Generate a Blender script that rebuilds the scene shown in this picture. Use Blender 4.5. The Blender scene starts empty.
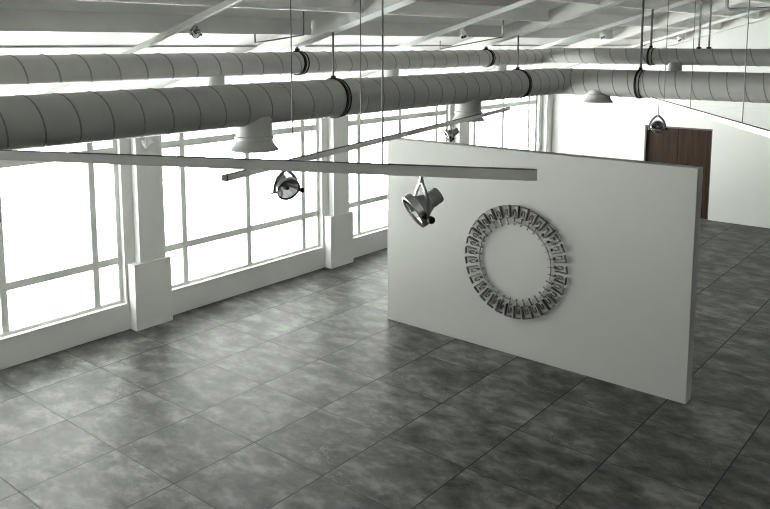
import bpy, bmesh, math, random
from mathutils import Vector, Matrix
random.seed(7)
S = bpy.context.scene
COL = S.collection
PI = math.pi
V = Vector

# ------------------------------------------------------------------ materials
def new_mat(name):
    m = bpy.data.materials.new(name); m.use_nodes = True
    nt = m.node_tree; b = nt.nodes['Principled BSDF']
    return m, nt, b
def sock(nt, a, b): nt.links.new(a, b)
def plain(name, col, rough=.5, metal=0., var=.04, scale=3., spec=.5, bump=0., bscale=60.):
    """plain finish with a little procedural unevenness"""
    m, nt, b = new_mat(name)
    tc = nt.nodes.new('ShaderNodeTexCoord'); nz = nt.nodes.new('ShaderNodeTexNoise')
    nz.inputs['Scale'].default_value = scale; nz.inputs['Detail'].default_value = 5
    sock(nt, tc.outputs['Object'], nz.inputs['Vector'])
    r = nt.nodes.new('ShaderNodeValToRGB')
    r.color_ramp.elements[0].position = .3; r.color_ramp.elements[1].position = .7
    r.color_ramp.elements[0].color = [c*(1-var) for c in col]+[1]
    r.color_ramp.elements[1].color = [min(1, c*(1+var)) for c in col]+[1]
    sock(nt, nz.outputs['Fac'], r.inputs['Fac']); sock(nt, r.outputs['Color'], b.inputs['Base Color'])
    b.inputs['Roughness'].default_value = rough; b.inputs['Metallic'].default_value = metal
    b.inputs['Specular IOR Level'].default_value = spec
    if bump:
        n2 = nt.nodes.new('ShaderNodeTexNoise'); n2.inputs['Scale'].default_value = bscale
        sock(nt, tc.outputs['Object'], n2.inputs['Vector'])
        bp = nt.nodes.new('ShaderNodeBump'); bp.inputs['Strength'].default_value = bump; bp.inputs['Distance'].default_value = .002
        sock(nt, n2.outputs['Fac'], bp.inputs['Height']); sock(nt, bp.outputs['Normal'], b.inputs['Normal'])
    return m

M_wall = plain('white_wall_paint', (.60,.605,.585), .6, var=.012, bump=.05)
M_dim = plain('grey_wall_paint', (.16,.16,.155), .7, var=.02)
M_sill = plain('white_trim_paint', (.64,.642,.628), .5, var=.012, spec=.3)
M_frame = plain('window_frame_paint', (.68,.682,.665), .5, var=.012, spec=.3)
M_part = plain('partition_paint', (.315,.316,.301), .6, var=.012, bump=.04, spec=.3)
M_art = plain('dark_cast_metal', (.10,.102,.097), .4, metal=0., var=.1, scale=20, spec=.4)
M_ceil = plain('ceiling_sheet', (.93,.93,.91), .6, var=.02, scale=1.2)
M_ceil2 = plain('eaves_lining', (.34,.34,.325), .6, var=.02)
M_ceil3 = plain('dulled_deck_strip', (.40,.40,.385), .6, var=.02)  # darkened colour stands in for weaker light on this strip
M_steel = plain('painted_roof_steel', (.62,.62,.60), .5, var=.03)
M_purlin = plain('grey_purlin_steel', (.74,.74,.72), .5, var=.03)
M_duct = plain('galvanised_duct', (.315,.315,.30), .5, metal=.0, var=.05, scale=4, spec=.35)
M_seam = plain('duct_seam_sealant', (.165,.165,.16), .6, var=.05)
M_black = plain('black_clamp_rubber', (.006,.006,.006), .6, var=.1, spec=.15)
M_rod    = plain('dark_hanger_rod', (.10,.10,.10), .5, var=.1)
M_wire   = plain('steel_wire', (.16,.16,.16), .5, metal=.4, var=.05)
M_track = plain('satin_aluminium_track', (.40,.40,.38), .5, metal=.0, var=.03)
M_trackw = plain('white_track', (.70,.70,.68), .42, var=.03)
M_slot   = plain('black_track_slot', (.02,.02,.02), .5, var=.1)
M_chrome = plain('brushed_chrome', (.42,.43,.42), .24, metal=.9, var=.06, scale=30)
M_refl   = plain('polished_reflector', (.72,.74,.73), .12, metal=1., var=.05, scale=60)
M_dark = plain('gunmetal', (.26,.265,.26), .34, metal=.6, var=.08, scale=20)
M_yoke = plain('satin_grey_yoke', (.12,.12,.115), .5, var=.05)
M_pale   = plain('pale_spotlight_paint', (.8,.8,.78), .35, var=.03)
M_jamb = plain('grey_door_frame', (.055,.055,.048), .6, var=.05)
M_pipe   = plain('grey_pipe', (.33,.33,.31), .45, metal=.2, var=.05)

# glass: thin clear pane
def mk_glass():
    m, nt, b = new_mat('clear_window_glass')
    for n in list(nt.nodes):
        if n.type != 'OUTPUT_MATERIAL': nt.nodes.remove(n)
    out = [n for n in nt.nodes if n.type == 'OUTPUT_MATERIAL'][0]
    t = nt.nodes.new('ShaderNodeBsdfTransparent'); g = nt.nodes.new('ShaderNodeBsdfGlossy')
    t.inputs['Color'].default_value = (.96,.975,.965,1); g.inputs['Roughness'].default_value = .02
    fr = nt.nodes.new('ShaderNodeFresnel'); fr.inputs['IOR'].default_value = 1.45
    mx = nt.nodes.new('ShaderNodeMixShader')
    mul = nt.nodes.new('ShaderNodeMath'); mul.operation = 'MULTIPLY'; mul.inputs[1].default_value = .5
    sock(nt, fr.outputs[0], mul.inputs[0]); sock(nt, mul.outputs[0], mx.inputs['Fac'])
    sock(nt, t.outputs[0], mx.inputs[1]); sock(nt, g.outputs[0], mx.inputs[2]); sock(nt, mx.outputs[0], out.inputs['Surface'])
    return m
M_glass = mk_glass()

TP, TX0, TY0 = .924, -7.352, 4.683           # floor tile pitch and one joint crossing
def mk_floor():
    m, nt, b = new_mat('slate_floor_tiles')
    N = nt.nodes.new
    def math_(op, a, b_=None, v=None):
        n = N('ShaderNodeMath'); n.operation = op
        if hasattr(a, 'links'): sock(nt, a, n.inputs[0])
        else: n.inputs[0].default_value = a
        if b_ is not None:
            if hasattr(b_, 'links'): sock(nt, b_, n.inputs[1])
            else: n.inputs[1].default_value = b_
        return n.outputs[0]
    geo = N('ShaderNodeNewGeometry'); sp = N('ShaderNodeSeparateXYZ'); sock(nt, geo.outputs['Position'], sp.inputs[0])
    tx = math_('DIVIDE', math_('SUBTRACT', sp.outputs[0], TX0), TP); ty = math_('DIVIDE', math_('SUBTRACT', sp.outputs[1], TY0), TP)
    ix, iy = math_('FLOOR', tx), math_('FLOOR', ty)
    fx, fy = math_('SUBTRACT', tx, ix), math_('SUBTRACT', ty, iy)
    ex = math_('MINIMUM', fx, math_('SUBTRACT', 1., fx)); ey = math_('MINIMUM', fy, math_('SUBTRACT', 1., fy))
    jx = math_('LESS_THAN', ex, .0065); jy = math_('LESS_THAN', ey, .0055)
    joint = math_('MAXIMUM', jx, jy)
    cid = N('ShaderNodeCombineXYZ'); sock(nt, ix, cid.inputs[0]); sock(nt, iy, cid.inputs[1])
    wn = N('ShaderNodeTexWhiteNoise'); wn.noise_dimensions = '3D'; sock(nt, cid.outputs[0], wn.inputs['Vector'])
    # every tile shows its own piece of the slate pattern
    off = N('ShaderNodeVectorMath'); off.operation = 'MULTIPLY_ADD'
    sock(nt, wn.outputs['Color'], off.inputs[0]); off.inputs[1].default_value = (37, 37, 37)
    sock(nt, geo.outputs['Position'], off.inputs[2])
    mp = N('ShaderNodeMapping'); mp.inputs['Rotation'].default_value = (0, 0, .55); mp.inputs['Scale'].default_value = (1, 1.55, 1)
    sock(nt, off.outputs[0], mp.inputs['Vector'])
    n1 = N('ShaderNodeTexNoise'); n1.inputs['Scale'].default_value = 2.6; n1.inputs['Detail'].default_value = 10; n1.inputs['Roughness'].default_value = .66; n1.inputs['Distortion'].default_value = .2
    sock(nt, mp.outputs[0], n1.inputs['Vector'])
    r1 = N('ShaderNodeValToRGB'); e = r1.color_ramp.elements
    e[0].position = .36; e[0].color = (.024,.025,.023,1); e[1].position = .66; e[1].color = (.140,.143,.132,1)
    k = r1.color_ramp.elements.new(.5); k.color = (.063,.065,.060,1)
    sock(nt, n1.outputs['Fac'], r1.inputs['Fac'])
    # pale scratches and veins, only in patches
    n2 = N('ShaderNodeTexNoise'); n2.inputs['Scale'].default_value = 3.6; n2.inputs['Detail'].default_value = 6; n2.inputs['Distortion'].default_value = 1.6
    sock(nt, mp.outputs[0], n2.inputs['Vector'])
    vein = math_('LESS_THAN', math_('ABSOLUTE', math_('SUBTRACT', n2.outputs['Fac'], .5)), .012)
    n3 = N('ShaderNodeTexNoise'); n3.inputs['Scale'].default_value = 1.1; n3.inputs['Detail'].default_value = 3
    sock(nt, mp.outputs[0], n3.inputs['Vector'])
    patch = N('ShaderNodeMapRange'); patch.inputs[1].default_value = .5; patch.inputs[2].default_value = .68
    sock(nt, n3.outputs['Fac'], patch.inputs[0])
    vf = math_('MULTIPLY', math_('MULTIPLY', vein, patch.outputs[0]), .35)
    mv = N('ShaderNodeMixRGB'); sock(nt, vf, mv.inputs['Fac']); sock(nt, r1.outputs['Color'], mv.inputs['Color1']); mv.inputs['Color2'].default_value = (.20,.20,.18,1)
    # tile to tile tone
    tone = N('ShaderNodeMapRange'); tone.inputs[3].default_value = .9; tone.inputs[4].default_value = 1.1; sock(nt, wn.outputs['Value'], tone.inputs[0])
    mt = N('ShaderNodeVectorMath'); mt.operation = 'SCALE'; sock(nt, mv.outputs[0], mt.inputs[0]); sock(nt, tone.outputs[0], mt.inputs['Scale'])
    jf = math_('MAXIMUM', jx, math_('MULTIPLY', jy, .55))
    mj = N('ShaderNodeMixRGB'); sock(nt, jf, mj.inputs['Fac']); sock(nt, mt.outputs[0], mj.inputs['Color1']); mj.inputs['Color2'].default_value = (.02,.021,.02,1)
    sock(nt, mj.outputs[0], b.inputs['Base Color'])
    rr = N('ShaderNodeMapRange'); rr.inputs[3].default_value = .36; rr.inputs[4].default_value = .55; sock(nt, n1.outputs['Fac'], rr.inputs[0])
    sock(nt, math_('MAXIMUM', rr.outputs[0], math_('MULTIPLY', joint, .8)), b.inputs['Roughness'])
    b.inputs['Specular IOR Level'].default_value = .10
    bp = N('ShaderNodeBump'); bp.inputs['Strength'].default_value = .25; bp.inputs['Distance'].default_value = .004
    sock(nt, math_('SUBTRACT', n1.outputs['Fac'], joint), bp.inputs['Height']); sock(nt, bp.outputs['Normal'], b.inputs['Normal'])
    return m
M_floor = mk_floor()

def mk_wood():
    m, nt, b = new_mat('brown_veneer')
    N = nt.nodes.new
    tc = N('ShaderNodeTexCoord'); mp = N('ShaderNodeMapping'); mp.inputs['Scale'].default_value = (9, 9, .35)
    sock(nt, tc.outputs['Object'], mp.inputs['Vector'])
    n = N('ShaderNodeTexNoise'); n.inputs['Scale'].default_value = 2.2; n.inputs['Detail'].default_value = 8; n.inputs['Distortion'].default_value = .3
    sock(nt, mp.outputs[0], n.inputs['Vector'])
    r = N('ShaderNodeValToRGB'); e = r.color_ramp.elements
    e[0].position = .34; e[0].color = (.010,.0048,.0024,1); e[1].position = .68; e[1].color = (.036,.0185,.0095,1)
    sock(nt, n.outputs['Fac'], r.inputs['Fac']); sock(nt, r.outputs['Color'], b.inputs['Base Color'])
    b.inputs['Roughness'].default_value = .6; b.inputs['Specular IOR Level'].default_value = .15
    return m
M_wood = mk_wood()

# ------------------------------------------------------------------ mesh helpers
def box(bm, a, b, bev=0.):
    x0,x1 = sorted((a[0],b[0])); y0,y1 = sorted((a[1],b[1])); z0,z1 = sorted((a[2],b[2]))
    vs = [bm.verts.new(p) for p in ((x0,y0,z0),(x1,y0,z0),(x1,y1,z0),(x0,y1,z0),(x0,y0,z1),(x1,y0,z1),(x1,y1,z1),(x0,y1,z1))]
    fs = [bm.faces.new([vs[i] for i in f]) for f in ((0,3,2,1),(4,5,6,7),(0,1,5,4),(1,2,6,5),(2,3,7,6),(3,0,4,7))]
    if bev:
        es = list({e for f in fs for e in f.edges})
        bmesh.ops.bevel(bm, geom=es, offset=bev, segments=2, affect='EDGES', profile=.6)
def hexa(bm, pts):
    """eight corners: bottom quad then top quad"""
    vs = [bm.verts.new(p) for p in pts]
    for f in ((0,3,2,1),(4,5,6,7),(0,1,5,4),(1,2,6,5),(2,3,7,6),(3,0,4,7)): bm.faces.new([vs[i] for i in f])
def frame_of(d, up=V((0,0,1))):
    d = d.normalized()
    if abs(d.dot(up)) > .98: up = V((1,0,0))
    s = d.cross(up).normalized(); u = s.cross(d).normalized()
    return s, u
def tube(bm, pts, r, n=10, sx=1., cap=True, up=V((0,0,1))):
    pts = [V(p) for p in pts]; rings = []
    prev = None
    for i, p in enumerate(pts):
        d = (pts[min(i+1, len(pts)-1)] - pts[max(i-1, 0)]).normalized()
        if prev is None: s, u = frame_of(d, up)
        else:
            s = (prev - d*prev.dot(d)).normalized(); u = s.cross(d).normalized()
        prev = s
        rr = r[i] if isinstance(r, (list, tuple)) else r
        rings.append([bm.verts.new(p + s*math.cos(2*PI*k/n)*rr*sx + u*math.sin(2*PI*k/n)*rr) for k in range(n)])
    for a, b in zip(rings, rings[1:]):
        for k in range(n): bm.faces.new((a[k], a[(k+1)%n], b[(k+1)%n], b[k]))
    if cap: bm.faces.new(rings[0][::-1]); bm.faces.new(rings[-1])
def lathe(bm, prof, base, axis, n=32, closed=False):
    """profile of (radius, distance along axis)"""
    base = V(base); ax = V(axis).normalized(); s, u = frame_of(ax); rings = []
    for r, h in prof:
        c = base + ax*h
        if r < 1e-6: rings.append([bm.verts.new(c)])
        else: rings.append([bm.verts.new(c + s*math.cos(2*PI*k/n)*r + u*math.sin(2*PI*k/n)*r) for k in range(n)])
    pairs = list(zip(rings, rings[1:])) + ([(rings[-1], rings[0])] if closed else [])
    for a, b in pairs:
        for k in range(n):
            k2 = (k+1) % n
            if len(a) == 1 and len(b) == 1: continue
            if len(a) == 1: bm.faces.new((a[0], b[k2], b[k]))
            elif len(b) == 1: bm.faces.new((a[k], a[k2], b[0]))
            else: bm.faces.new((a[k], a[k2], b[k2], b[k]))
def obj(name, bm, mat, parent=None, smooth=False, loc=None):
    """link a bmesh given in world coordinates as ONE mesh object"""
    bmesh.ops.recalc_face_normals(bm, faces=bm.faces)
    o = bpy.data.objects.new(name, bpy.data.meshes.new(name))
    org = V((0,0,0))
    if parent is not None:
        q = parent
        while q is not None: org = org + q.location; q = q.parent
    elif loc is not None: org = V(loc); o.location = org
    if org.length: bmesh.ops.translate(bm, verts=bm.verts, vec=-org)
    bm.to_mesh(o.data); bm.free()
    for m in (mat if isinstance(mat, (list, tuple)) else [mat]): o.data.materials.append(m)
    if smooth:
        for p in o.data.polygons: p.use_smooth = True
        try: o.data.set_sharp_from_angle(angle=math.radians(38))
        except Exception: pass
    COL.objects.link(o)
    if parent is not None: o.parent = parent
    return o
def tag(o, label, cat, group=None):
    o['label'] = label; o['category'] = cat
    if group: o['group'] = group
    return o
def thing(name, label, cat, loc, group=None):
    o = bpy.data.objects.new(name, None); o.location = loc; o.empty_display_size = .1; COL.objects.link(o)
    return tag(o, label, cat, group)
def struct(name, bm, mat, parent=None, **k):
    o = obj(name, bm, mat, parent, **k)
    if parent is None: o['kind'] = 'structure'
    return o
B = bmesh.new

# ------------------------------------------------------------------ measures
XW = -9.13                       # inner face of the window wall
YF = 17.46                       # end wall with the door
YN = -5.5; XR = 6.5; XRIDGE = .6
PIL = [-5.50, -1.70, 2.11, 5.92, 9.72, 13.53, 17.34]
deck = lambda x: (4.07 + .285*(x+5.87)) if x <= XRIDGE else (4.07 + .285*(XRIDGE+5.87) - .285*(x-XRIDGE))
beam_z = lambda x: 3.81 + .284*(x+6.1)

# ------------------------------------------------------------------ setting
bm = B(); box(bm, (XW-.3, YN-.2, -.12), (XR+.2, YF+.3, 0)); struct('floor', bm, M_floor)
# roof deck: two sloping slabs with shallow ribs left out (sheet lining)
bm = B()
xs = [XW-.3, XRIDGE, XR+.2]
for a, b in zip(xs, xs[1:]):
    hexa(bm, [(a,YN-.2,deck(a)),(b,YN-.2,deck(b)),(b,YF+.3,deck(b)),(a,YF+.3,deck(a)),
              (a,YN-.2,deck(a)+.12),(b,YN-.2,deck(b)+.12),(b,YF+.3,deck(b)+.12),(a,YF+.3,deck(a)+.12)])
struct('ceiling', bm, M_ceil)
# window wall: low wall, piers, head
ZS, ZH, HP = .352, 2.90, .32
bm = B()
box(bm, (XW-.25, YN, 0), (XW, YF, ZS))
hexa(bm, [(XW-.25,YN,ZH),(XW,YN,ZH),(XW,YF,ZH),(XW-.25,YF,ZH),(XW-.25,YN,deck(XW-.25)),(XW,YN,deck(XW)),(XW,YF,deck(XW)),(XW-.25,YF,deck(XW-.25))])
for y in PIL:
    box(bm, (XW-.25, max(y-HP, YN), ZS), (XW, min(y+HP, YF), ZH))
struct('wall_left', bm, M_sill)
# end wall with the door opening
DX0, DX1, DZ = -6.655, -5.165, 2.005
def gable(bm, y0, y1, x0, x1, z0=None):
    cuts = sorted({x0, x1} | ({XRIDGE} if x0 < XRIDGE < x1 else set()))
    for a, b in zip(cuts, cuts[1:]):
        hexa(bm, [(a,y0,z0),(b,y0,z0),(b,y1,z0),(a,y1,z0),(a,y0,deck(a)),(b,y0,deck(b)),(b,y1,deck(b)),(a,y1,deck(a))])
bm = B()
gable(bm, YF, YF+.25, XW-.25, DX0, 0); gable(bm, YF, YF+.25, DX0, DX1, DZ); gable(bm, YF, YF+.25, DX1, XR+.2, 0)
struct('wall_far', bm, M_wall)
bm = B(); gable(bm, YN-.2, YN, XW-.25, XR+.2, 0); struct('wall_near', bm, M_wall)
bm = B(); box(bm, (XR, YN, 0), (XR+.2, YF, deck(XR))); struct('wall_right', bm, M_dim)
# double ledge line along the end wall
bm = B()
box(bm, (XW+.02, YF-.018, 2.455), (XR, YF, 2.475)); box(bm, (XW+.02, YF-.018, 2.535), (XR, YF, 2.555))
struct('trim_1', bm, M_sill)
# door: two leaves set back in a grey lining
dr = bpy.data.objects.new('door_1', None); dr.location = ((DX0+DX1)/2, YF, 0); dr['kind'] = 'structure'; COL.objects.link(dr)
bm = B(); ft = .035
box(bm, (DX0, YF+.0, 0), (DX0+ft, YF+.16, DZ)); box(bm, (DX1-ft, YF+.06, 0), (DX1, YF+.16, DZ)); box(bm, (DX0+ft, YF+.0, DZ-ft), (DX1-ft, YF+.16, DZ))
obj('door_frame', bm, M_jamb, dr)
bm = B(); box(bm, (DX0-.05, YF+.161, 0), (DX1+.05, YF+.20, DZ+.05)); obj('door_light_block', bm, M_slot, dr)  # added unseen backing, blocks outdoor light at the leaf gaps
xm = (DX0+DX1)/2
for a, b in ((DX0+ft, xm-.003), (xm+.003, DX1-ft)):
    bm = B(); box(bm, (a+.002, YF+.055, .006), (b-.002, YF+.10, DZ-ft-.003), .004); obj('door_leaf', bm, M_wood, dr)

# windows, one to a bay
def window(i, y0, y1):
    w = bpy.data.objects.new('window_%d' % i, None); w.location = (XW-.12, (y0+y1)/2, ZS); w['kind'] = 'structure'; COL.objects.link(w)
    xf, xb = XW-.07, XW-.13
    bm = B(); f = .058
    box(bm, (xb, y0, ZS), (xf, y1, ZS+f)); box(bm, (xb, y0, ZH-f), (xf, y1, ZH))
    box(bm, (xb, y0, ZS+f), (xf, y0+f, ZH-f)); box(bm, (xb, y1-f, ZS+f), (xf, y1, ZH-f))
    obj('window_frame', bm, M_frame, w)
    yc = (y0+y1)/2; zs = [ZS+f, .925, 1.0, 2.40, 2.472, ZH-f]
    ms = [yc-1.2, yc, yc+1.2]
    for y in ms:
        if y0+.1 < y < y1-.1:
            bm = B(); box(bm, (xb+.004, y-.034, ZS+f), (xf-.001, y+.054, ZH-f), .004); obj('mullion', bm, M_frame, w)
    for a, b in ((.910, 1.008), (2.392, 2.492)):
        bm = B(); box(bm, (xb+.006, y0+f, a), (xf-.004, y1-f, b), .004); obj('transom', bm, M_frame, w)
    bm = B(); box(bm, (xb+.022, y0+f*.5, ZS+f*.5), (xb+.028, y1-f*.5, ZH-f*.5)); obj('glass_panes', bm, M_glass, w)
    # sill board: thin pale nosing on the low wall
    bm = B(); box(bm, (xf, y0, ZS), (XW+.012, y1, ZS+.018), .004); obj('window_sill', bm, M_sill, w)
n = 0
for a, b in zip(PIL, PIL[1:]):
    y0, y1 = a+HP, min(b, YF)-HP
    n += 1; window(n, y0, y1)

# pillars on pedestals against the window wall
def pillar(y, label):
    hb, hs = .28, .195
    yb1 = min(y+hb+.02, YF); ys1 = min(y+.03+hs, YF)
    if label: t = thing('pillar', label, 'pillar', (XW, y, 0), 'pillars along the window wall')
    else:
        t = bpy.data.objects.new('trim_2', None); t.location = (XW, y, 0); t['kind'] = 'structure'; COL.objects.link(t)
    bm = B(); box(bm, (XW+.001, y-hb, .0), (XW+.16, yb1-.001, .915), .006); obj('pedestal', bm, M_sill, t)
    bm = B()
    zt0, zt1 = beam_z(XW)-.005, beam_z(XW+.13)-.005
    hexa(bm, [(XW+.001,y+.03-hs,.915),(XW+.13,y+.03-hs,.915),(XW+.13,ys1-.001,.915),(XW+.001,ys1-.001,.915),(XW+.001,y+.03-hs,zt0),(XW+.13,y+.03-hs,zt0),(XW+.13,ys1-.001,zt0),(XW+.001,ys1-.001,zt0)])
    obj('shaft', bm, M_sill, t)
pillar(PIL[2], None)
pillar(PIL[3], 'nearest white pillar on a pedestal between the two large windows at left')
pillar(PIL[4], 'second white pillar on a pedestal, just left of the free-standing partition')
pillar(PIL[5], 'third white pillar, rising behind the top edge of the partition')
pillar(PIL[6], 'farthest white pillar, in the corner beside the end wall')

# roof beams
def beam(y, label):
    xa, xb = XW+.002, XRIDGE
    y0, y1 = y-.10, min(y+.10, YF-.002)
    t = thing('roof_beam', label, 'beam', (xa, y, beam_z(xa)), 'sloping roof beams')
    def slab(bm, ya, yb, ba, ta):   # sloping bar between two offsets above the beam's underside
        hexa(bm, [(xa,ya,beam_z(xa)+ba),(xb,ya,beam_z(xb)+ba),(xb,yb,beam_z(xb)+ba),(xa,yb,beam_z(xa)+ba),
                  (xa,ya,beam_z(xa)+ta),(xb,ya,beam_z(xb)+ta),(xb,yb,beam_z(xb)+ta),(xa,yb,beam_z(xa)+ta)])
    bm = B(); slab(bm, y0, y1, 0, .016); obj('bottom_flange', bm, M_steel, t)
    bm = B(); slab(bm, y0+.012, y1-.012, .0162, .19); obj('web', bm, M_steel, t)
    return t
for y, l in ((PIL[2], 'roof beam above the left edge of the view, nearest the camera'), (PIL[3], 'sloping roof beam over the nearest pillar, carrying the first hanger rod'),
             (PIL[4], 'sloping roof beam over the second pillar, above the middle of the view'), (PIL[5], 'sloping roof beam over the third pillar, behind the two thick rods'),
             (PIL[6]-.02, 'farthest roof beam, against the top of the end wall')):
    beam(y, l)
# purlins bay by bay
BEAMS = PIL[2:6] + [PIL[6]-.02]
bays = list(zip(BEAMS, BEAMS[1:]))
ordn = ['first','second','third','fourth','fifth','sixth','seventh','eighth','ninth','tenth']
bayn = ['in the nearest roof bay','between first and second roof beams','between second and third roof beams','in the farthest roof bay']
PX = [-5.78 + .72*k for k in range(-4, 8)]
for bi, (ya, yb) in enumerate(bays):
    for k, x in enumerate(PX):
        if not 3 < k < 10: continue
        zt = deck(x-.05)-.002; zb = deck(x)-.16
        bm = B(); a, b = ya+.103, yb-.103
        # C section: web plus two lips
        hexa(bm, [(x-.012,a,zb),(x,a,zb),(x,b,zb),(x-.012,b,zb),(x-.012,a,deck(x-.012)-.001),(x,a,deck(x)-.001),(x,b,deck(x)-.001),(x-.012,b,deck(x-.012)-.001)])
        hexa(bm, [(x-.075,a,zb),(x-.012,a,zb),(x-.012,b,zb),(x-.075,b,zb),(x-.075,a,zb+.012),(x-.012,a,zb+.012),(x-.012,b,zb+.012),(x-.075,b,zb+.012)])
        hexa(bm, [(x,a,zb+.045),(x+.012,a,zb+.045),(x+.012,b,zb+.045),(x,b,zb+.045),(x,a,zb+.058),(x+.012,a,zb+.058),(x+.012,b,zb+.058),(x,b,zb+.058)])
        o = obj('purlin', bm, M_purlin, loc=(x, (a+b)/2, zb))
        tag(o, '%s purlin up from the windows, %s' % (ordn[k-4], bayn[bi]), 'purlin', 'roof purlins')

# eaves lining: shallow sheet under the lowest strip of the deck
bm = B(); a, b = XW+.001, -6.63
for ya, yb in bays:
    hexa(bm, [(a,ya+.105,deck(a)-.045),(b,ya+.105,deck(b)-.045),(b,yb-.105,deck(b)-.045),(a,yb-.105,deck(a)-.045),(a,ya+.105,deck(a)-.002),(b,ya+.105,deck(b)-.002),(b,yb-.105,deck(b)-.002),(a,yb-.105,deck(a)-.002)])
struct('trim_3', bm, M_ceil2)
bm = B(); a, b = -6.629, -5.795  # added darker sheet that takes brightness off the overlit deck strip
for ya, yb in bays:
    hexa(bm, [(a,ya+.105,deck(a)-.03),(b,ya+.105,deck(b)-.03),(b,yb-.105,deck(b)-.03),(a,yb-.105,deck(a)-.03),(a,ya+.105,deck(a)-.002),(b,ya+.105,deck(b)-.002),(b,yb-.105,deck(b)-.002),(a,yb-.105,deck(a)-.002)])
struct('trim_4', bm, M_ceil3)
def under(x):
    return deck(x) - (.163 if any(-.10 < x-q < .035 for q in PX) else .003)

# ------------------------------------------------------------------ partition and its wall sculpture
PY = 8.166; PX0, PX1, PZ = -6.678, -2.539, 2.566
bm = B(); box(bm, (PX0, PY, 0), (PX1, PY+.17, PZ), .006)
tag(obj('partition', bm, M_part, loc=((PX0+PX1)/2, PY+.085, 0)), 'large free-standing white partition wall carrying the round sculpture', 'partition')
SC = V((-4.655, PY, 1.195))
art = thing('wall_sculpture', 'round pale wreath of bracket-like pieces mounted on the partition', 'wall sculpture', SC)
def polar(a, r, t, p):
    """radius, tangential offset and stand-off from the wall at angle a"""
    ca, sa = math.cos(a), math.sin(a)
    return SC + V((ca*r + sa*t, -p, sa*r - ca*t))
def bar(bm, a, r0, t0, r1, t1, w, p0, p1):
    """upright strip between two points of the wall plane"""
    d = V((r1-r0, t1-t0)); nn = V((-d.y, d.x)).normalized()*w/2
    q = [(r0+nn.x, t0+nn.y), (r1+nn.x, t1+nn.y), (r1-nn.x, t1-nn.y), (r0-nn.x, t0-nn.y)]
    hexa(bm, [polar(a, r, t, p0) for r, t in q] + [polar(a, r, t, p1) for r, t in q])
NM = 33
bm = B()
prof = [(.494,.016),(.499,.016),(.499,.044),(.494,.044)]
lathe(bm, prof, SC, (0,-1,0), 96, closed=True)
obj('hoop', bm, M_part, art)
for k in range(NM):
    a = 2*PI*k/NM + .06
    bm = B()
    bar(bm, a, .700, -.034, .704, .058, .008, .014, .050)            # outer plate
    bar(bm, a, .552, .045, .702, .058, .008, .0, .048)             # double side plate
    s = obj('segment', bm, M_art, art)
    bm = B(); pts = [(.590,-.020),(.620,-.024),(.645,-.018),(.655,-.004),(.645,.010),(.615,.016),(.575,.014)]
    for (r0,t0),(r1,t1) in zip(pts, pts[1:]): bar(bm, a, r0, t0, r1, t1, .007, .012, .034)
    obj('arch', bm, M_art, s)
    bm = B(); bar(bm, a, .462, .004, .560, .0, .008, .020, .040); bar(bm, a, .545, .0, .553, .0, .03, .0, .040)
    obj('spike', bm, M_art, s)

# ------------------------------------------------------------------ ducts
def duct_path(x, z0, ybend, z1, xe, rad, y0):
    pts = [V((x, y, z0)) for y in [y0 + (ybend-rad-y0)*i/60 for i in range(61)]]
    for i in range(1, 9):
        th = PI/2*i/8
        pts.append(V((x+rad-rad*math.cos(th), ybend-rad+rad*math.sin(th), z0+(z1-z0)*i/8)))
    pts += [V((x+rad+(xe-x-rad)*i/50, ybend, z1)) for i in range(1, 51)]
    return pts
def helix(pts, r, pitch_a, pitch_b, xswitch, off=0.):
    """points of a seam winding round the duct"""
    out = []; ph = off
    for i in range(len(pts)-1):
        a, b = pts[i], pts[i+1]; d = b-a; L = d.length; d.normalize()
        s = d.cross(V((0,0,1))).normalized(); u = V((0,0,1))
        pitch = pitch_b if a.x > xswitch+.2 else pitch_a
        n = max(2, int(L/pitch*20)+1)
        for j in range(n):
            t = j/n; an = ph - 2*PI*L*t/pitch
            out.append(a + d*L*t + s*math.cos(an)*r + u*math.sin(an)*r)
        ph -= 2*PI*L/pitch
    return out
def duct(label, x, z0, ybend, z1, r, rad, outs, pa, pb, off):
    t = thing('air_duct', label, 'duct', (x, ybend, z0), 'round air ducts under the roof')
    pts = duct_path(x, z0, ybend, z1, XR-.01, rad, YN+.01)
    bm = B(); tube(bm, pts, r, 40); obj('duct_body', bm, M_duct, t, smooth=True)
    bm = B(); tube(bm, helix(pts, r-.003, pa, pb, x, off), .009, 6); obj('spiral_seam', bm, M_seam, t, smooth=True)
    for (px, py, zc, rn, rf, h) in outs:
        bm = B()
        top = zc - r*.55; bot = zc - h; ln = top-bot; c = ln - (rf*.60)
        prof = [(rn,0),(rn,c),(rn*1.07,c+.004),(rn*1.07,c+(ln-c)*.18),(rn*1.02,c+(ln-c)*.24),(rn*1.03,c+(ln-c)*.45),(rn+(rf-rn)*.45,c+(ln-c)*.68),(rf*.985,c+(ln-c)*.90),(rf,c+(ln-c)*.95),(rf,ln),(rf*.95,ln),(rn*.98,c+(ln-c)*.55),(rn*.92,c),(rn*.92,0)]
        lathe(bm, prof, (px, py, top), (0,0,-1), 40, closed=True)
        obj('air_outlet', bm, M_duct, t, smooth=True)
    return t
LX, LZ, LR = -5.57, 3.280, .196
UX, UZ, UR = -6.10, 3.637, .118
LY, UY, LZ1, UZ1 = 11.0, 11.42, 3.272, 3.660
duct('large lower air duct nearest the camera, with flared outlets hanging below', LX, LZ, LY, LZ1, LR, .30,
     [(LX, 4.83, LZ, .172, .228, .43), (LX, 8.47, LZ, .170, .216, .43), (-4.926, LY, LZ1, .170, .216, .295)], .272, .226, .9)
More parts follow.
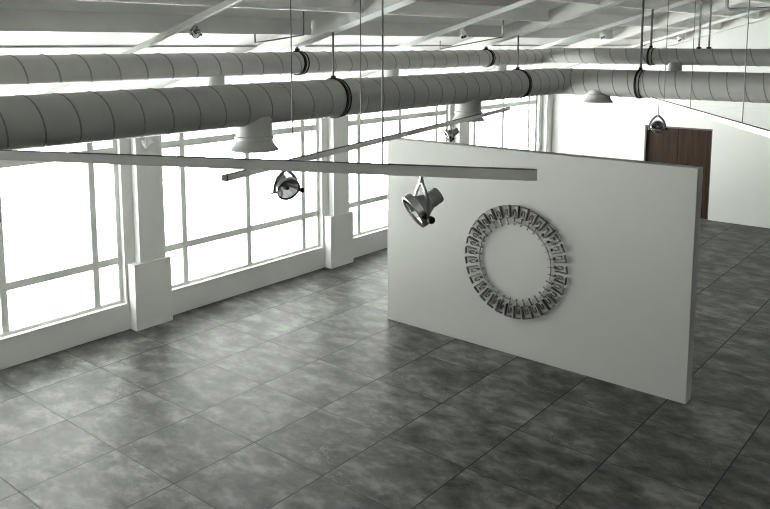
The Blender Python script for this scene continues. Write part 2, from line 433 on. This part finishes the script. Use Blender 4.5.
duct('slimmer upper air duct running behind and above the large one', UX, UZ, UY, UZ1, UR, .25,
     [(UX, 4.82, UZ, .082, .11, .36), (UX, 7.55, UZ, .082, .11, .36), (UX, 10.15, UZ, .082, .11, .36), (-3.95, UY, UZ1, .095, .12, .26)], .27, .25, .2)

# hangers: rod from the roof plus a black clamp band round the duct
def hanger(label, c, axis, r, ztop, two=False, rodr=.011):
    t = thing('duct_hanger', label, 'hanger', (c[0], c[1], c[2]), 'duct hangers')
    c = V(c); ax = V(axis)
    bm = B(); w = .013
    lathe(bm, [(r+.002,-w),(r+.016,-w),(r+.016,w),(r+.002,w)], c, ax, 48, closed=True); obj('clamp_band', bm, M_black, t, smooth=True)
    bm = B(); lathe(bm, [(r+.002,-.006),(r+.010,-.006),(r+.010,.006),(r+.002,.006)], c+ax*.055, ax, 48, closed=True); obj('clamp_ring', bm, M_black, t, smooth=True)
    bm = B(); box(bm, (c.x-.02, c.y-.02, c.z+r+.012), (c.x+.02, c.y+.02, c.z+r+.04), .004); obj('clamp_lug', bm, M_black, t)
    bm = B(); tube(bm, [(c.x, c.y, c.z+r+.035), (c.x, c.y, ztop)], rodr, 10); obj('rod', bm, M_rod, t, smooth=True)
YA = (0,1,0); XA = (1,0,0)
hanger('black clamp and rod on the large duct below the first roof beam', (LX, PIL[3], LZ), YA, LR, beam_z(LX)+.004)
hanger('black clamp and rod on the large duct just before its bend', (LX, PIL[4], LZ), YA, LR, beam_z(LX)+.004)
hanger('black clamp on the slim upper duct at the first roof beam', (UX, PIL[3], UZ), YA, UR, beam_z(UX)+.004)
hanger('black clamp on the slim upper duct at the second roof beam', (UX, PIL[4], UZ), YA, UR, beam_z(UX)+.004)
hanger('thick rod and black double clamp on the large duct right of its bend', (-4.296, LY, LZ1), XA, LR, under(-4.296), rodr=.016)
hanger('thick rod and black double clamp on the slim duct right of its bend', (-4.317, UY, UZ1), XA, UR, under(-4.317), rodr=.016)
for px, l in ((-3.627, 'left one of a pair of steel rods holding the slim duct near the end wall'), (-3.490, 'right one of a pair of steel rods holding the slim duct near the end wall')):
    t = thing('duct_rod', l, 'rod', (px, UY, UZ1), 'paired rods above the slim duct')
    bm = B(); tube(bm, [(px, UY, UZ1+UR-.002), (px, UY, under(px))], .013, 10); obj('rod', bm, M_chrome, t, smooth=True)
    bm = B(); box(bm, (px-.028, UY-.025, UZ1+UR-.01), (px+.028, UY+.025, UZ1+UR+.022), .005); obj('foot', bm, M_black, t)

# pipe with an elbow at upper right
bm = B()
zz = 4.297; px = -3.16
pts = [(px, 11, deck(px)-.01), (px, 11, zz+.05)] + [(px+.05-.05*math.cos(t), 11, zz+.05-.05*math.sin(t)) for t in (.4,.8,1.2,PI/2)] + [(2.5, 11, zz)]
tube(bm, pts, .022, 12)
tag(obj('pipe', bm, M_pipe, smooth=True, loc=(px, 11, zz)), 'thin grey pipe with an elbow, above the ducts at upper right', 'pipe')

# ------------------------------------------------------------------ lighting tracks and spotlights
def track(name, label, A, Bp, w, h, mat, group, wires=(), cap=None):
    A, Bp = V(A), V(Bp); d = (Bp-A).normalized(); s, u = frame_of(d)
    t = thing(name, label, 'lighting track', A, group)
    def bar3(bm, a0, a1, s0, s1, u0, u1):
        hexa(bm, [A+d*a0+s*s0+u*u0, A+d*a1+s*s0+u*u0, A+d*a1+s*s1+u*u0, A+d*a0+s*s1+u*u0,
                  A+d*a0+s*s0+u*u1, A+d*a1+s*s0+u*u1, A+d*a1+s*s1+u*u1, A+d*a0+s*s1+u*u1])
    L = (Bp-A).length
    bm = B()
    hw, hh, th = w/2, h/2, .004
    bar3(bm, 0, L, -hw, -hw+th, -hh, hh); bar3(bm, 0, L, hw-th, hw, -hh, hh)      # cheeks
    bar3(bm, 0, L, -hw+th, hw-th, -hh, -hh+th)                                    # underside
    bar3(bm, 0, L, -hw+th, hw-th, hh-.010, hh-.007)
    obj('rail', bm, mat, t)
    bm = B(); bar3(bm, .0, L, -hw+th+.0005, hw-th-.0005, hh-.0068, hh+.0012); obj('conductor_strip', bm, M_slot, t)
    for a0, a1 in ((-.006, -.0005), (L+.0005, L+.006)):
        bm = B(); bar3(bm, a0, a1, -hw, hw, -hh, hh); obj('end_cap', bm, cap or M_slot, t)
    for wd in wires:
        p = A + d*wd
        bm = B(); tube(bm, [(p.x, p.y, p.z+hh), (p.x, p.y, deck(p.x)-(.163 if any(-.09 < p.x-q < .03 for q in PX) else .002))], .0035, 6); obj('suspension_wire', bm, M_wire, t, smooth=True)
    return t
def dirc(right, up, toward):
    """direction from camera-view components, as a world vector"""
    r = V((.772,.636,0)); u = V((-.083,.100,.991)); f = V((-.630,.765,-.130))
    return (r*right + u*up - f*toward).normalized()
def spotlight(label, apex, aim, k=1., pale=False, arm=.115, stem=.014, up=None, group='track spotlights', amat=None, sp=1.04):
    """AR-type spotlight on a wishbone yoke; apex is where it meets the track, aim is where it points"""
    apex = V(apex); aim = V(aim).normalized()
    dn = V((0,0,-1)) if up is None else -V(up)
    pv = aim.cross(dn).normalized()                     # pivot axis across the lamp
    met = M_pale if pale else M_chrome; drk = M_pale if pale else M_dark
    t = thing('spotlight', label, 'spotlight', apex, group)
    R = .066*k
    top = apex + dn*stem*k; C0 = apex + dn*(stem+arm)*k
    bm = B(); tube(bm, [apex, top], .007*k, 12); lathe(bm, [(0,0),(.010*k,0),(.010*k,.012*k),(0,.012*k)], top, dn, 14)
    obj('track_adapter', bm, amat or met, t, smooth=True)
    bm = B()
    for sg in (1, -1):
        e = C0 + pv*sg*R*sp
        mid = top + dn*arm*k*.40 + pv*sg*R*1.05*sp
        pts = [top + dn*.006*k]
        for i in range(1, 11):
            q = i/10
            pts.append((top+dn*.006*k)*(1-q)**2 + mid*2*q*(1-q) + e*q*q)
        tube(bm, pts, .0055*k, 8, sx=1.9, up=dn.cross(pv))
    obj('yoke', bm, M_pale if pale else M_yoke, t, smooth=True)
    # housing: bell and neck behind the bezel
    upv = pv.cross(aim); upv = -upv if upv.dot(dn) > 0 else upv
    F = C0 + upv*.026*k + aim*.006*k; Rc = math.sqrt(R*R-(.026*k)**2)
    bm = B()
    prof = [(0,-.106*k),(.027*k,-.106*k),(.029*k,-.103*k),(.029*k,-.060*k),(.034*k,-.050*k),(.045*k,-.026*k),(R*.95,-.006*k),(R*.95,.0)]
    lathe(bm, prof, F, aim, 28); hs = obj('housing', bm, drk, t, smooth=True)
    bm = B()
    for i in range(4): lathe(bm, [(.0285*k,(-.100+.012*i)*k),(.032*k,(-.100+.012*i)*k),(.032*k,(-.095+.012*i)*k),(.0285*k,(-.095+.012*i)*k)], F, aim, 24, closed=True)
    obj('cooling_fin', bm, drk, hs, smooth=True)
    bm = B(); lathe(bm, [(R*.90,-.010*k),(R*1.02,-.010*k),(R*1.04,.0),(R*1.02,.016*k),(R*.93,.018*k),(R*.90,.008*k)], F, aim, 36, closed=True)
    obj('bezel', bm, met, t, smooth=True)
    bm = B(); lathe(bm, [(R*.89,.006*k),(R*.72,-.008*k),(R*.45,-.026*k),(R*.2,-.036*k),(0,-.038*k)], F, aim, 36)
    rf = obj('reflector', bm, M_refl, t, smooth=True)
    bm = B(); lathe(bm, [(0,-.036*k),(R*.16,-.034*k),(R*.2,-.004*k),(R*.13,.004*k),(0,.006*k)], F, aim, 18)
    obj('bulb_cap', bm, met, rf, smooth=True)
    bm = B(); e = C0 + pv*R*.98; lathe(bm, [(0,0),(.006*k,0),(.006*k,.016*k),(.013*k,.018*k),(.014*k,.034*k),(.011*k,.038*k),(0,.038*k)], e, pv, 16); obj('knob', bm, M_pale if pale else M_black, t, smooth=True)
    bm = B(); e = C0 - pv*R*.98; lathe(bm, [(0,0),(.005*k,0),(.005*k,.022*k),(.008*k,.022*k),(.008*k,.028*k),(0,.028*k)], e, -pv, 12); obj('pivot_pin', bm, M_pale if pale else M_dark, t, smooth=True)
    return t

# three suspended tracks
G1 = 'suspended lighting tracks'
HT = .035
def along(A, Bp, f): return V(A)*(1-f)+V(Bp)*f
z1 = 3.403; d1 = (V((-1.251,2.314,z1))-V((-3.132,1.392,z1))).normalized()
B1 = V((-1.251,2.314,z1)); A1 = V((-3.132,1.392,z1)) - d1*1.0; L1 = (B1-A1).length
w1 = (V((-1.7245,2.0819,z1))-A1).length
track('lighting_track', 'long grey track hung nearest the camera, crossing the left half of the view', A1, B1, .034, .036, M_track, G1, (w1, .55), M_track)
z2 = 3.203; A2 = V((-2.929,2.351,z2)); B2 = V((-3.949,6.736,z2)); d2 = (B2-A2).normalized()
track('lighting_track', 'slim grey track running away from the camera behind the nearest track', A2, B2, .034, .030, M_trackw, G1, ((V((-3.0633,2.9283,z2))-A2).length, (V((-3.2422,3.6974,z2))-A2).length))
z3 = 3.276; A3 = V((-2.96,7.935,z3)); d3 = (V((-1.226,5.326,z3))-V((-2.887,7.825,z3))).normalized(); B3 = A3 + d3*4.6
track('lighting_track', 'white-lit track sloping across the view at upper right, in front of the end wall', A3, B3, .036, .036, M_trackw, G1, (.47, 1.36, 2.63), M_trackw)
spotlight('chrome spotlight on the nearest track, facing left in front of the partition', (-1.600, 2.143, z1-.018), dirc(-.80,-.54,.22), .95, arm=.132)
p2 = A2 + d2*((V((-3.0477,2.8613,z2))-A2).dot(d2)+.0)
spotlight('chrome spotlight facing the camera, hung in front of the second large window', p2 - V((0,0,.015)), dirc(.48,-.50,.74), 1.0, arm=.128)
p3 = A2 + d2*((V((-3.5924,5.2031,z2))-A2).dot(d2))
spotlight('small dark spotlight hung above the top edge of the partition', p3 - V((0,0,.015)), dirc(-.86,-.48,.10), .85, arm=.11)
p4 = A3 + d3*((V((-2.819,7.723,z3))-A3).dot(d3))
spotlight('round spotlight facing the camera in front of the wooden doors', p4 - V((0,0,.018)), dirc(-.12,-.16,.97), .95, arm=.152, stem=.125, amat=M_pale, sp=1.24)

# tracks fixed under the purlins along the roof slope, one in each bay
tz = lambda x: deck(x)-.16-.022
cl = ['ceiling track with a spotlight, at upper left under the roof slope', 'ceiling track above the middle of the ducts, with a small pale spotlight',
      'ceiling track under the roof, left of the two thick rods', 'farthest ceiling track under the roof, near the end wall']
sl = ['chrome spotlight under the ceiling track at upper left', 'small pale spotlight under the ceiling track above the middle of the ducts',
      'small spotlight under the ceiling, just left of the two thick rods', 'tiny spotlight under the ceiling, right of the two thick rods']
for i, y in enumerate((4.02, 7.82, 11.62, 15.42)):
    xa, xb = -8.6, -1.0
    track('ceiling_track', cl[i], (xa, y, tz(xa)), (xb, y, tz(xb)), .036, .05, M_trackw if i else M_track, 'ceiling tracks under the purlins')
    xs_ = (-5.343, -5.234, -5.177, -5.29)[i]
    spotlight(sl[i], (xs_, y, tz(xs_)-.026), dirc(.55,-.35,.5) if i == 0 else dirc(.3,-.8,.4), .62 if i == 0 else .75, pale=(i > 0), group='ceiling spotlights', stem=.03, arm=.125)
# pale spotlight on the nearest pillar
spotlight('pale spotlight fixed high on the nearest pillar, below the large duct', (XW+.135, 5.905, 2.63), dirc(-.8,-.45,.25), 1.1, pale=True, group='pillar spotlights')

# thin conduits crossing the bays under the roof
for a, b, l in (((-6.07, 5.3, 3.852), (-5.37, 5.3, 3.927), 'thin conduit left of the first roof beam, above the slim duct'),
                ((-6.335, 8.9, 3.772), (-5.33, 8.9, 3.932), 'thin conduit left of the second roof beam, above the slim duct')):
    bm = B(); tube(bm, [(a[0], a[1], deck(a[0])-.05), a, b, (b[0], b[1], under(b[0])-.002)], .008, 8); tag(obj('conduit', bm, M_rod, smooth=True, loc=a), l, 'conduit', 'thin conduits under the roof')

SKY, LOWER_FILL = 15., 36.
# ------------------------------------------------------------------ light, camera
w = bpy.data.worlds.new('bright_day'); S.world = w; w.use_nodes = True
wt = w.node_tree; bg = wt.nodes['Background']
# hazy bright sky; below the horizon an added stronger glow lights the roof deck
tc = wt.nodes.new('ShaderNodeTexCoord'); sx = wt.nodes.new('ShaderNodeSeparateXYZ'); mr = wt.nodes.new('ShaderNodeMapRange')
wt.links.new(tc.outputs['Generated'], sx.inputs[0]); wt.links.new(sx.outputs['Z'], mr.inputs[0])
mr.inputs[1].default_value = -.12; mr.inputs[2].default_value = .02; mr.inputs[3].default_value = LOWER_FILL; mr.inputs[4].default_value = SKY
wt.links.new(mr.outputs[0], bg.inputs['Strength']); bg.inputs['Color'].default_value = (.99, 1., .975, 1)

cam = bpy.data.cameras.new('camera'); co = bpy.data.objects.new('camera', cam); COL.objects.link(co); S.camera = co
F, CY = 777.05, 146.08
cam.sensor_fit = 'HORIZONTAL'; cam.sensor_width = 36; cam.lens = F/770*36
cam.shift_x = 0; cam.shift_y = -(254.5-CY)/770
cam.clip_start = .05; cam.clip_end = 200
co.location = (0, 0, 3.84); co.rotation_euler = (math.radians(90-7.476), 0, math.radians(39.463))
S.view_settings.view_transform = 'Standard'; S.view_settings.look = 'None'; S.view_settings.gamma = 1; S.view_settings.use_curve_mapping = False
S.view_settings.exposure = .1
try:
    S.cycles.use_denoising = True; S.cycles.diffuse_bounces = 8; S.cycles.max_bounces = 14; S.cycles.transparent_max_bounces = 16
    S.cycles.sample_clamp_indirect = 30; S.cycles.pixel_filter_type = 'BLACKMAN_HARRIS'; S.cycles.filter_width = 1.0
except Exception: pass
